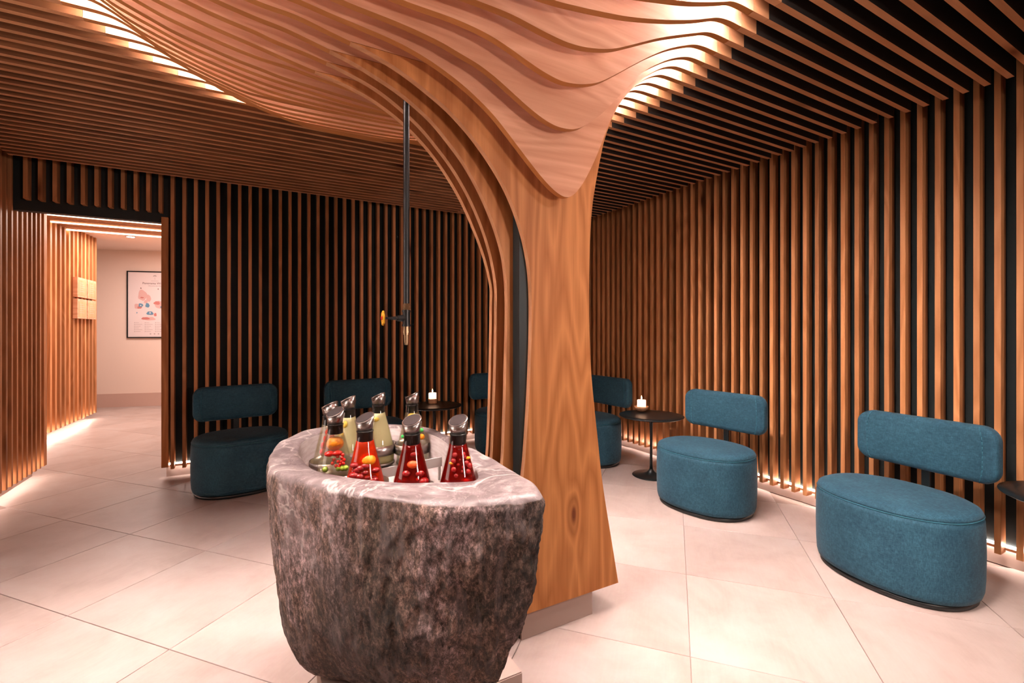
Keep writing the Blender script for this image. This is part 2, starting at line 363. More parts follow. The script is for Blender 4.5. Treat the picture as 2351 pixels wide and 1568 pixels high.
ceiling = struct(boxobj('ceiling', (-1.9, 3.8, -2.3, 5.1, 2.80, 2.9), M['black']))
def slat_mesh(name, dx, dy, z0, z1, mt, bev=.0015):
    bm = bmesh.new(); box(bm, 0, dx, 0, dy, z0, z1, bevel=0)
    es = list(bm.edges); bmesh.ops.bevel(bm, geom=es, offset=bev, segments=1, affect='EDGES')
    me = bpy.data.meshes.new(name); bm.to_mesh(me); bm.free(); me.materials.append(mt); return me
def led(parent, d):
    return boxobj('light_strip', d, M['led_wall'], parent)
# right wall
wr = struct(boxobj('wall_right', (3.602, 3.75, -2.3, 5.2, .10, 2.9), M['black']))
sm = slat_mesh('slat', SD, SW, .085, 2.80, M['slat_z'])
k = -36
while .8556+SP*k < YB-.03:
    y = .8556+SP*k-SW
    if y > -1.7:
        s = bpy.data.objects.new('slat', sm); link(s, wr); s.location = (XW, y, 0)
    k += 1
br = struct(boxobj('baseboard_right', (3.607, 3.66, -2.3, 5.062, 0, .10), M['plinth']))
boxobj('rail', (3.574, 3.590, -1.8, 5.0, .098, .112), M['slat_x'], wr)
led(wr, (3.592, 3.601, -1.8, 5.03, .104, .122))
# back wall
wb = struct(boxobj('wall_back', (-.69, 3.61, 5.046, 5.2, .10, 2.9), M['black']))
sm2 = slat_mesh('slat', SW, SD, .085, 2.80, M['slat_z'])
k = 0
while -.676+.0845*k < XW-.02:
    s = bpy.data.objects.new('slat', sm2); link(s, wb); s.location = (-.676+.0845*k, YB, 0); k += 1
bb_ = struct(boxobj('baseboard_back', (-.718, 3.607, 5.062, 5.12, 0, .10), M['plinth']))
boxobj('rail', (-.69, 3.57, 5.022, 5.036, .098, .112), M['slat_x'], wb)
led(wb, (-.70, 3.58, 5.038, 5.0455, .104, .122))
# lintel over the passage
li = struct(boxobj('trim_1', (-1.76, -.69, 5.046, 5.12, 2.247, 2.82), M['black_panel']))
sm3 = slat_mesh('slat', SW, SD, 2.325, 2.80, M['slat_z'])
for k in range(-11, 0):
    s = bpy.data.objects.new('slat', sm3); link(s, li); s.location = (-.676+.0845*k, YB, 0)
ja = struct(boxobj('trim_2', (-.744, -.694, 4.985, 5.22, .10, 2.287), M['wood_z'], bevel=.002))
# left wall, runs on through the passage
wl = struct(boxobj('wall_left', (-1.90, -1.765, -2.3, 5.68, .10, 2.9), M['black']))
sm4 = slat_mesh('slat', SD, SW, .085, 2.80, M['slat_z'])
y = 5.62
while y > -1.7:
    s = bpy.data.objects.new('slat', sm4); link(s, wl); s.location = (XL-SD, y, 0); y -= .0885
led(wl, (-1.7645, -1.755, -1.8, 5.66, .104, .122))
boxobj('end_board', (-1.80, XL, 5.648, 5.68, .085, 2.80), M['wood_z'], wl)
bl = struct(boxobj('baseboard_left', (-1.84, -1.77, -2.3, 5.66, 0, .10), M['plinth']))
# wall behind the camera
struct(boxobj('wall_front', (-1.9, 3.75, -2.42, -2.3, 0, 2.9), M['slat_x']))

# corridor beyond the passage
corr_ang = math.atan2(-2.104+2.175, 8.886-7.34)
wc = bpy.data.objects.new('wall_corridor_left', bpy.data.meshes.new('wall_corridor_left')); link(wc); struct(wc)
bm = bmesh.new(); box(bm, -.16, -.075, -1.9, 1.62, .10, 2.70); bm.to_mesh(wc.data); bm.free(); wc.data.materials.append(M['wood_z'])
wc.location = (-2.175, 7.34, 0); wc.rotation_euler = (0, 0, -corr_ang)
sm5 = slat_mesh('slat', .075, .05, .085, 2.66, M['slat_z'])
for i in range(26):
    s = bpy.data.objects.new('slat', sm5); link(s, wc); s.location = (-.075, -1.75+.132*i, 0)
boxobj('light_strip', (-.072, -.064, -1.8, 1.55, .07, .085), M['led_wall'], wc)
struct(boxobj('wall_corridor_stub', (-2.4, -1.90, 5.60, 5.68, 0, 2.75), M['wood_z']))
struct(boxobj('wall_corridor_right', (-.60, -.50, 5.2, 10.2, 0, 2.75), M['plaster']))
cb = bpy.data.objects.new('wall_corridor_back', bpy.data.meshes.new('wall_corridor_back')); link(cb); struct(cb)
bm = bmesh.new(); box(bm, -1.2, 2.2, 0, .1, 0, 2.8); bm.to_mesh(cb.data); bm.free(); cb.data.materials.append(M['plaster'])
cb_ang = math.atan2(9.903-10.159, -1.491+2.395); cb.location = (-2.395, 10.159, 0); cb.rotation_euler = (0, 0, cb_ang)
bs = boxobj('baseboard_corridor', (-1.2, 2.2, -.015, 0, 0, .225), M['plaster_low']); struct(bs); bs.location = cb.location; bs.rotation_euler = cb.rotation_euler
struct(boxobj('wall_corridor_side', (-3.1, -3.0, 8.9, 10.6, 0, 2.8), M['plaster']))
struct(boxobj('wall_corridor_end', (-3.1, -2.25, 8.96, 9.03, 0, 2.8), M['plaster']))
struct(boxobj('ceiling_corridor', (-3.1, -.5, 7.98, 10.6, 2.66, 2.76), M['plaster']))
ce = struct(boxobj('ceiling_passage', (-2.4, -.5, 5.12, 7.98, 2.74, 2.8), M['wood_x']))
sm6 = slat_mesh('slat', 1.75, SW, 2.60, 2.74, M['slat_x'])
y = 5.18
while y < 7.9:
    s = bpy.data.objects.new('slat', sm6); link(s, ce); s.location = (-2.3, y, 0); y += .0841
for y in (6.98, 7.44, 7.93):
    boxobj('light_strip', (-2.2, -.6, y, y+.03, 2.585, 2.598), M['led_corr'], ce)
# soffit in the far corner of the corridor
bm = bmesh.new(); lathe(bm, [(.055, 0), (.055, .012), (.048, .012)], 24)
dl = thing('downlight', 'round recessed downlight glowing in the corridor ceiling', 'lamp', (-1.625, 8.5, 2.648))
obj('trim_ring', bm, M['white_metal'], dl, True)
bm = bmesh.new(); lathe(bm, [(.045, -.002), (.045, .0)], 24); obj('lens', bm, M['downlight'], dl)

# ---------------------------------------------------------------- the timber ceiling and the tree-shaped column
def yfar(k): return .8466 + SP*k
def half(k):
    q = 1-((k-12)/15.6)**2
    return 1.26*math.sqrt(q) if q > 0 else 0
SH = [(0, 0), (.05, .006), (.1, .028), (.15, .060), (.2, .094), (.27, .125), (.34, .153), (.4, .176), (.5, .203), (.6, .226), (.7, .243), (.77, .255)]
G = {16: .95, 17: .91, 18: .865, 19: .83, 20: .79, 21: .75, 22: .69, 23: .62, 24: .53, 25: .42, 26: .30, 27: .16}
def g_of(k):
    if k <= 3: k = 24-k
    return G.get(k, 1.0) if k < 28 else 0
T = {
4: [(.5,2.372),(.8,2.387),(1.03,2.41),(1.283,2.468),(1.386,2.496),(1.476,2.526),(1.548,2.552),(1.61,2.575),(1.66,2.581)],
5: [(.5,2.350),(.836,2.366),(.936,2.379),(1.043,2.396),(1.15,2.416),(1.27,2.446),(1.394,2.482),(1.511,2.522),(1.584,2.551),(1.634,2.570),(1.70,2.581)],
6: [(.4,2.333),(.609,2.337),(.729,2.334),(.859,2.317),(.95,2.310),(1.04,2.318),(1.153,2.347),(1.25,2.391),(1.395,2.461),(1.538,2.520),(1.613,2.549),(1.675,2.572),(1.73,2.581)],
7: [(.389,2.318),(.558,2.316),(.647,2.308),(.71,2.296),(.775,2.277),(.843,2.254),(.913,2.234),(.987,2.223),(1.063,2.232),(1.123,2.249),(1.168,2.269),(1.254,2.324),(1.343,2.385),(1.436,2.446),(1.533,2.502),(1.635,2.548),(1.705,2.573),(1.765,2.581)],
8: [(.243,2.313),(.38,2.303),(.469,2.293),(.551,2.279),(.612,2.263),(.686,2.243),(.752,2.215),(.821,2.178),(.893,2.139),(.968,2.107),(1.026,2.095),(1.086,2.098),(1.127,2.111),(1.168,2.136),(1.239,2.192),(1.306,2.258),(1.361,2.316),(1.423,2.381),(1.496,2.446),(1.572,2.495),(1.651,2.538),(1.733,2.570),(1.79,2.581)],
9: [(.114,2.329),(.198,2.317),(.327,2.302),(.402,2.292),(.479,2.275),(.561,2.248),(.646,2.210),(.713,2.172),(.783,2.123),(.838,2.074),(.91,2.005),(1.003,1.919),(1.068,1.872),(1.114,1.855),(1.142,1.859),(1.169,1.877),(1.211,1.927),(1.261,2.011),(1.305,2.100),(1.339,2.177),(1.384,2.271),(1.436,2.350),(1.468,2.388),(1.529,2.443),(1.607,2.501),(1.688,2.550),(1.761,2.576),(1.81,2.581)]}
TL = {
10: [(.107,2.330),(.209,2.309),(.318,2.286),(.368,2.272),(.423,2.254),(.484,2.228),(.547,2.196),(.635,2.144),(.715,2.080),(.775,2.020),(.834,1.950),(.889,1.870),(.933,1.783),(.965,1.698),(.987,1.616),(1.0,1.533),(1.005,1.460),(1.006,1.293),(.996,1.048),(.982,.845),(.971,.725),(.945,.55),(.895,.33),(.835,.113)],
11: [(.078,2.327),(.183,2.304),(.257,2.286),(.314,2.270),(.362,2.252),(.444,2.219),(.513,2.183),(.60,2.124),(.665,2.062),(.735,1.985),(.80,1.890),(.855,1.787),(.895,1.690),(.920,1.600),(.932,1.510),(.936,1.409),(.930,1.125),(.925,.959),(.914,.727),(.89,.5),(.85,.3),(.80,.113)],
12: [(.046,2.325),(.154,2.308),(.230,2.293),(.301,2.275),(.392,2.245),(.466,2.208),(.57,2.138),(.645,2.068),(.715,1.992),(.785,1.893),(.845,1.780),(.888,1.670),(.914,1.570),(.926,1.488),(.927,1.430),(.924,1.206),(.919,1.034),(.904,.725),(.88,.5),(.84,.3),(.79,.113)],
13: [(.012,2.331),(.085,2.315),(.161,2.300),(.240,2.286),(.323,2.266),(.400,2.240),(.500,2.190),(.587,2.128),(.665,2.055),(.735,1.970),(.797,1.876),(.858,1.757),(.905,1.646),(.934,1.550),(.946,1.483),(.945,1.430),(.941,1.202),(.934,.933),(.923,.709),(.90,.5),(.86,.3),(.81,.113)]}
TR = [(1.482,.113),(1.444,.305),(1.407,.49),(1.381,.636),(1.358,.812),(1.341,.94),(1.321,1.119),(1.312,1.296),(1.310,1.45),(1.312,1.612),(1.317,1.75),(1.329,1.868),(1.344,1.952),(1.36,2.027),(1.379,2.107),(1.403,2.191),(1.47,2.335),(1.535,2.420),(1.60,2.485),(1.67,2.536),(1.75,2.573),(1.81,2.581)]

def smooth_curve(pts, n=6):
    """centripetal Catmull-Rom through the points, n steps a span"""
    P = [Vector(p) for p in pts]; P = [P[0]*2-P[1]]+P+[P[-1]*2-P[-2]]; out = []
    for i in range(1, len(P)-2):
        p0, p1, p2, p3 = P[i-1:i+3]
        t0 = 0; t1 = t0+max((p1-p0).length, 1e-6)**.5; t2 = t1+max((p2-p1).length, 1e-6)**.5; t3 = t2+max((p3-p2).length, 1e-6)**.5
        for s in range(n):
            t = t1+(t2-t1)*s/n
            a1 = p0*((t1-t)/(t1-t0))+p1*((t-t0)/(t1-t0)); a2 = p1*((t2-t)/(t2-t1))+p2*((t-t1)/(t2-t1)); a3 = p2*((t3-t)/(t3-t2))+p3*((t-t2)/(t3-t2))
            b1 = a1*((t2-t)/(t2-t0))+a2*((t-t0)/(t2-t0)); b2 = a2*((t3-t)/(t3-t1))+a3*((t-t1)/(t3-t1))
            out.append(tuple(b1*((t2-t)/(t2-t1))+b2*((t-t1)/(t2-t1))))
    out.append(tuple(P[-2])); return out
def fin_points(k):
    """control points (x, z) of the underside of fin k, from its left end to its right end"""
    w_ = half(k); xl, xr = .55-w_, .55+w_; g = g_of(k)
    left = [(xl-.10, ZC), (xl-.05, ZC)]
    if 10 <= k <= 13:
        lim = TL[k][0][0]
        left += [(xl+u, ZC-d) for u, d in SH if xl+u < lim-.05]
        return left, TL[k], TR
    if k in T or 23-k in T:
        kk = k if k in T else 23-k; tab = T[kk]; dx = xr-(.55+half(kk))
        xe = max(tab[0][0], .12) if kk > 5 else .3
        left += [(xl+u, ZC-d*g) for u, d in SH if xl+u < min(.09, xe-.06)]
        dep = .255*g; sc_ = 1 if k < 14 else (1.0 if kk > 6 else .96)
        return left + [(x+dx*max(0, min(1, (x-.6)/.8)), ZC-(ZC-z)*sc_) for x, z in tab if x > left[-1][0]+.06], None, None
    if w_ < .2: return None, None, None
    f = min(1, w_/1.0)
    left += [(xl+u*f, ZC-d*g) for u, d in SH[:9] if u*f < w_]
    right = [(xr-u*f*1.6, ZC-d*g*.93) for u, d in SH[:9] if u*f*1.6 < w_*1.0][::-1]
    right = [p for p in right if p[0] > left[-1][0]+.05]
    return left+right, None, None
TOP = 2.742; SEAM = 2.295
tree = thing('timber_column', 'oak fin column fanning out like a tree into the slatted ceiling', 'column', (1.15, 1.84, 0))
tree.location = (1.15, 1.84, 0)
def fin_obj(name, outline, k, mats, parent, org=(1.15, 1.84)):
    y1 = yfar(k)-org[1]; y0 = y1-SW; bm = bmesh.new()
    prism(bm, [(x-org[0], z) for x, z in outline], 'y', y0, y1, 0, 1)
    bmesh.ops.triangulate(bm, faces=[f for f in bm.faces if len(f.verts) > 4])
    return obj(name, bm, mats, parent)
wx = [M['wood_x'], M['edge']]; wz = [M['wood_z'], M['edge_z']]
XRE = 3.343; XLE = -1.60
def flat_slat(k, x0, x1):
    y1 = yfar(k)
    if x0 > 1 and x1 > 3:      # right of the column the unlit slat sides are painted near-black
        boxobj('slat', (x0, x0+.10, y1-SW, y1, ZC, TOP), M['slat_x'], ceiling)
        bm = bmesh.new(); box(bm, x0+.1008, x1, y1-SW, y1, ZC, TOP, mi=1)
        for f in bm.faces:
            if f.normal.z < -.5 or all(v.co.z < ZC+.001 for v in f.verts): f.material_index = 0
        return obj('slat', bm, [M['slat_x'], M['side_shade_black']], ceiling)
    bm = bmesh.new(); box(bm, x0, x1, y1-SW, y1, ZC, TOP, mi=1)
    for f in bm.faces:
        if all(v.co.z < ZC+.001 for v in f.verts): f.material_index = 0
    return obj('slat', bm, [M['slat_x'], M['side_shade_brown']], ceiling)
for k in range(-14, 47):
    c, tl, tr_ = fin_points(k) if half(k) > .2 else (None, None, None)
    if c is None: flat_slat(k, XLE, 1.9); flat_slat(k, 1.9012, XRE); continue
    w_ = half(k); x0, x1 = .55-w_-.10, .55+w_+.11
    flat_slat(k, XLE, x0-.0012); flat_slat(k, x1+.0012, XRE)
    if tl is None:
        cur = smooth_curve(c+[(x1, ZC)], 5)
        fin_obj('fin', [(x0, TOP)]+cur+[(x1, TOP)], k, wx, tree)
    else:
        lc = smooth_curve(c+tl, 5); rc = smooth_curve(tr_, 5)
        lu = [p for p in lc if p[1] > SEAM]; ll = [p for p in lc if p[1] <= SEAM]
        rl = [p for p in rc if p[1] <= SEAM]; ru = [p for p in rc if p[1] > SEAM]
        def cut(a, b): t = (SEAM-a[1])/(b[1]-a[1]); return (a[0]+t*(b[0]-a[0]), SEAM)
        A = cut(lu[-1], ll[0]); B = cut(rl[-1], ru[0]); e = .0008
        fin_obj('fin', [(x0, TOP)]+lu+[(A[0], SEAM+e), (B[0], SEAM+e)]+ru+[(x1, ZC), (x1, TOP)], k, wx, tree)
        fin_obj('trunk_board', [(A[0], SEAM-e)]+ll+rl+[(B[0], SEAM-e)], k, wz, tree)
boxobj('post', (-.188, .12, -.152, -.097, .0, 2.7), M['steel_post'], tree)
boxobj('post', (-.06, .12, -.066, .15, .0, 2.2), M['steel_post'], tree) if False else None
boxobj('plinth', (-.185, .189, -.165, .19, 0, .113), M['plinth'], tree, bevel=.001)
# cove light: a ribbon that follows the ellipse where the fins leave the flat ceiling
def ribbon(side, sc_=1.0, off=-.02, hw=.035, zz=2.690, mt='led_cove'):
    bm = bmesh.new(); pr = None
    for i in range(-7, 52):
        k = i/2.0
        w_ = half(k)
        if w_ <= 0: continue
        y = yfar(k)-SW/2; xc = .55+side*(w_*sc_+off)
        q = [bm.verts.new((xc-hw, y, zz)), bm.verts.new((xc+hw, y, zz)), bm.verts.new((xc+hw, y, zz+.01)), bm.verts.new((xc-hw, y, zz+.01))]
        if pr:
            for a in range(4): bm.faces.new((pr[a], pr[(a+1) % 4], q[(a+1) % 4], q[a]))
        pr = q
    return obj('light_strip', bm, M[mt], ceiling)
ribbon(1); ribbon(-1)
for q_ in (.84, .62, .36):  # extra unseen ribbons, added to brighten the fin faces
    ribbon(1, q_, 0, .02, 2.725, 'fill_inner'); ribbon(-1, q_, 0, .02, 2.725, 'fill_inner')
def shade(side):
    bm = bmesh.new(); pr = None
    for i in range(-14, 28*4-8):
        w_ = half(i/4.0)
        if w_ <= 0: continue
        y = yfar(i/4.0)-SW/2; a = .55+side*(w_+.036); b = .55+side*(w_+.060)
        q = [bm.verts.new(p) for p in ((a, y, 2.672), (b, y, 2.672), (b, y, 2.741), (a, y, 2.741))]
        if pr:
            for j in range(4): bm.faces.new((pr[j], pr[(j+1) % 4], q[(j+1) % 4], q[j]))
        pr = q
    bmesh.ops.recalc_face_normals(bm, faces=bm.faces)
    return obj('lamp_housing', bm, M['black_metal'], ceiling)
shade(1); shade(-1)
bm = bmesh.new(); pts = [(.55+1.28*math.cos(a), yfar(12)+SP*15.6*math.sin(a)) for a in [2*math.pi*i/64 for i in range(64)]]
prism(bm, pts, 'z', 2.762, 2.79); obj('canopy_reflector', bm, M['plaster'], ceiling)  # unseen white panel added to reflect light down onto the fins

# ---------------------------------------------------------------- stone trough
OUT = [(.021,1.628),(.03,1.825),(.068,2.009),(.165,2.17),(.288,2.237),(.449,2.19),(.587,2.09),(.668,1.963),(.692,1.80),(.694,1.64),(.694,1.464),(.695,1.311),(.694,1.195),(.687,1.09),(.645,1.012),(.595,1.022),(.522,1.050),(.429,1.09),(.344,1.146),(.255,1.231),(.174,1.345),(.106,1.461),(.052,1.54)]
INN = [(.119,1.778),(.141,1.945),(.216,2.074),(.342,2.112),(.484,2.075),(.598,1.960),(.638,1.792),(.628,1.60),(.615,1.45),(.592,1.30),(.552,1.212),(.485,1.226),(.392,1.266),(.311,1.327),(.23,1.412),(.168,1.497),(.132,1.613)]
CX, CY = .37, 1.60
def polar(poly, n):
    P = smooth_curve(poly+poly[:1], 6); A = np.array([(math.atan2(y-CY, x-CX), math.hypot(x-CX, y-CY)) for x, y in P])
    o = np.argsort(A[:, 0]); a = A[o, 0]; r = A[o, 1]
    th = np.linspace(-math.pi, math.pi, n, endpoint=False)
    return th, np.interp(th, np.concatenate([a-2*math.pi, a, a+2*math.pi]), np.concatenate([r, r, r]))
NS = 420
th, ro = polar(OUT, NS); _, ri = polar(INN, NS)
RIM = .872
bm = bmesh.new(); dl_ = bm.verts.layers.float.new('dressed')
rows = []
levels = [(.2085, .36, 0), (.2095, .44, 0)] + [(.215+.62*i/88, None, 0) for i in range(89)] + [(.848, .998, .12), (.860, .988, .6), (.867, .972, 1), (.870, .950, 1)]
FZ = [.203, .225, .25, .29, .34, .42, .52, .62, .72, .80, .84]
def flank(z, t):
    f_ = np.interp(z, FZ, [.34, .50, .60, .71, .80, .88, .935, .965, .985, 1, 1])
    r_ = np.interp(z, FZ, [.50, .62, .69, .765, .83, .89, .94, .97, .99, 1, 1])
    l_ = np.interp(z, FZ, [.58, .70, .755, .81, .855, .90, .935, .962, .983, 1, 1])
    wf = max(0, -math.sin(t))**1.5; wl = max(0, -math.cos(t))**.8
    q = r_+(l_-r_)*wl; return float(q+(f_-q)*wf)
for z, s, dr in levels:
    row = []
    for i in range(NS):
        t = th[i]; r = ro[i]*(flank(z, t) if (s is None or z < .21) else s)*(s/.44 if (s is not None and z < .21 and s < .4) else 1)
        x = CX+r*math.cos(t); y = CY+r*math.sin(t)
        smoothside = max(0, min(1, (math.cos(t-R(185))-.1)*1.6))      # the left flank is dressed smoother
        amp = (1-.75*smoothside) if dr < .3 else .2*(1-dr)+.05
        n = noise.fractal(Vector((x*5, y*5, z*2.2)), 1.0, 2.0, 5)*.026 + noise.fractal(Vector((x*26, y*26, z*11)), .8, 2.1, 5)*.0135
        n += noise.noise(Vector((x*2.2, y*2.2, z*2)))*.012*(0 if dr > .3 else 1)
        x += n*amp*math.cos(t); y += n*amp*math.sin(t)
        zz = z + (noise.noise(Vector((x*14, y*14, 3)))*.008*(1-dr) + (noise.noise(Vector((x*9, y*9, 0)))*.006 if dr >= .8 else 0)) * (1 if z > .23 else .0)
        v = bm.verts.new((x-CX, y-CY, zz)); v[dl_] = max(dr, .50*smoothside*(.3+.7*(z-.2)/.65))
        row.append(v)
    rows.append(row)
def ring_row(r_, z, d):
    row = []
    for i in range(NS):
        x = r_[i]*math.cos(th[i]); y = r_[i]*math.sin(th[i])
        v = bm.verts.new((x, y, z+noise.noise(Vector((x*8, y*8, 1)))*.004)); v[dl_] = d; row.append(v)
    return row
for f_ in (.75, .5, .25, .08): rows.append(ring_row(ri+(ro*.95-ri)*f_, RIM, 1))
rows.append(ring_row(ri*.985, RIM-.006, 1))
for a, b_ in zip(rows, rows[1:]):
    for i in range(NS): bm.faces.new((a[i], a[(i+1) % NS], b_[(i+1) % NS], b_[i]))
bm.faces.new(rows[0][::-1])
trough = thing('stone_trough', 'rough grey marble trough on a plinth, holding the drink carafes', 'trough', (CX, CY, 0))
obj('stone_body', bm, M['stone'], trough, True)
bm = bmesh.new(); rows = []
for z, s in ((RIM-.005, .987), (.84, .965), (.80, .945), (.755, .925), (.742, .90), (.74, .80)):
    rows.append([bm.verts.new((ri[i]*s*math.cos(th[i]), ri[i]*s*math.sin(th[i]), z)) for i in range(NS)])
for a, b_ in zip(rows, rows[1:]):
    for i in range(NS): bm.faces.new((a[i], a[(i+1) % NS], b_[(i+1) % NS], b_[i]))
bm.faces.new(rows[-1]); obj('basin_lining', bm, M['lining'], trough, True)
bm = bmesh.new(); lathe(bm, [(.022, 0), (.022, .004), (.015, .004), (.015, .002)], 20, (.10, -.30, .741)); obj('drain', bm, M['black_metal'], trough, True)
# plinth under it, rounded at the left
pts = []
for i in range(0, 91, 6): t = R(180+i); pts.append((.44+.27*math.cos(t), 1.555+.27*math.sin(t)))
pts += [(.742, 1.284), (.745, 2.02), (.20, 2.02)]
bm = bmesh.new(); prism(bm, pts, 'z', 0, .198); 
pd = obj('plinth', bm, M['plinth']); tag(pd, 'low rose stone plinth under the marble trough', 'plinth')
bm = bmesh.new(); prism(bm, [(CX+(x-CX)*.995, 1.6+(y-1.6)*.995) for x, y in pts], 'z', .198, .203); obj('top_plate', bm, M['plinth'], pd)

# ---------------------------------------------------------------- carafes
def rack():
    t = thing('bottle_rack', 'white metal strap rack with ring holders inside the trough', 'rack', (CX, CY, .742))
    return t
BZ = .757
bott = [  # x, y, drink, kind, label
 (.2214, 1.6125, 'drink_water', 'mix', 'carafe of water with orange, red berries and green grapes, front left'),
 (.2867, 1.4626, 'drink_red', 'redorange', 'carafe of bright red drink with an orange slice, second of the front row'),
 (.402, 1.354, 'drink_dark', 'dark', 'carafe of deep red drink with citrus slices, third of the front row'),
 (.523, 1.287, 'drink_dark', 'berry', 'carafe of dark red berry drink standing at the right end'),
 (.226, 1.775, 'drink_water', 'strawberry', 'carafe of clear water with red berries, leftmost, mostly hidden'),
 (.308, 1.892, 'drink_yellow', 'lemon', 'carafe of pale lemon drink behind the berry water, on the left'),
 (.433, 1.932, 'drink_yellow', 'plain', 'carafe of cloudy pale yellow drink in the middle of the back row'),
 (.558, 1.878, 'drink_water', 'citrus', 'carafe with lemon, lime and orange pieces at the right of the back row')]
PR = [(.0, .052), (.004, .058), (.015, .0605), (.035, .060), (.06, .0575), (.09, .0515), (.12, .0440), (.15, .0362), (.175, .0300), (.195, .0258), (.212, .0238), (.222, .0240), (.236, .0256), (.250, .0288)]
def rad(h): return float(np.interp(h, [p[0] for p in PR], [p[1] for p in PR]))
bm = bmesh.new(); lathe(bm, [(r, h) for h, r in PR], 36, cap1=False)
glass0 = obj('glass_body', bm, M['glass'], None, True)
def drink_mesh(mname):
    bm = bmesh.new(); hs = [.006, .02, .04, .06, .09, .12, .15, .175, .190]
    lathe(bm, [(rad(h)-.0028, h) for h in hs], 32)
    me = bpy.data.meshes.new('drink'); bm.to_mesh(me); bm.free(); me.materials.append(M[mname])
    for p in me.polygons: p.use_smooth = True
    return me
dm = {n: drink_mesh(n) for n in ('drink_water', 'drink_red', 'drink_dark', 'drink_yellow')}
bm = bmesh.new(); lathe(bm, [(.0200, .190), (.0222, .192), (.0222, .2155), (.0238, .2165), (.0238, .2190), (.0215, .2200)], 32); band0 = obj('silicone_band', bm, M['rubber'], None, True)
# steel collar with slanted top
bm = bmesh.new(); seg = 36; A = []; B = []
for i in range(seg):
    t = 2*math.pi*i/seg; A.append(bm.verts.new((.0205*math.cos(t), .0205*math.sin(t), .220))); B.append(bm.verts.new((.0252*math.cos(t), .0252*math.sin(t), .2530+.0138*math.cos(t))))
for i in range(seg): bm.faces.new((A[i], A[(i+1) % seg], B[(i+1) % seg], B[i]))
bm.faces.new(B); bm.faces.new(A[::-1]); collar0 = obj('steel_collar', bm, M['chrome'], None, True)
def disc(name, r, h0, h1, mt, dx=.0, tilt=27):
    bm = bmesh.new(); lathe(bm, [(r-.001, h0), (r, h0+.0008), (r, h1-.0008), (r-.001, h1)], 36)
    o = obj(name, bm, mt); return o
flap0 = disc('lid_flap', .0278, .0, .0035, M['chrome']); face0 = disc('lid_face', .0245, .0035, .0042, M['lid_top'])
def fruit(name, parent, mt, items):
    for (x, y, z, r, s) in items:
        bm = bmesh.new(); ball(bm, (x, y, z), r, s, 14); obj(name, bm, M[mt], parent, True)
rnd = random.Random(4)
cdir = math.atan2(0-1.4, 0-.35)     # direction from the carafes towards the viewer's side
def front(h, back=.014, side=0.0):
    r = rad(h)-back; return (r*math.cos(cdir)-side*math.sin(cdir), r*math.sin(cdir)+side*math.cos(cdir), h)
first = True
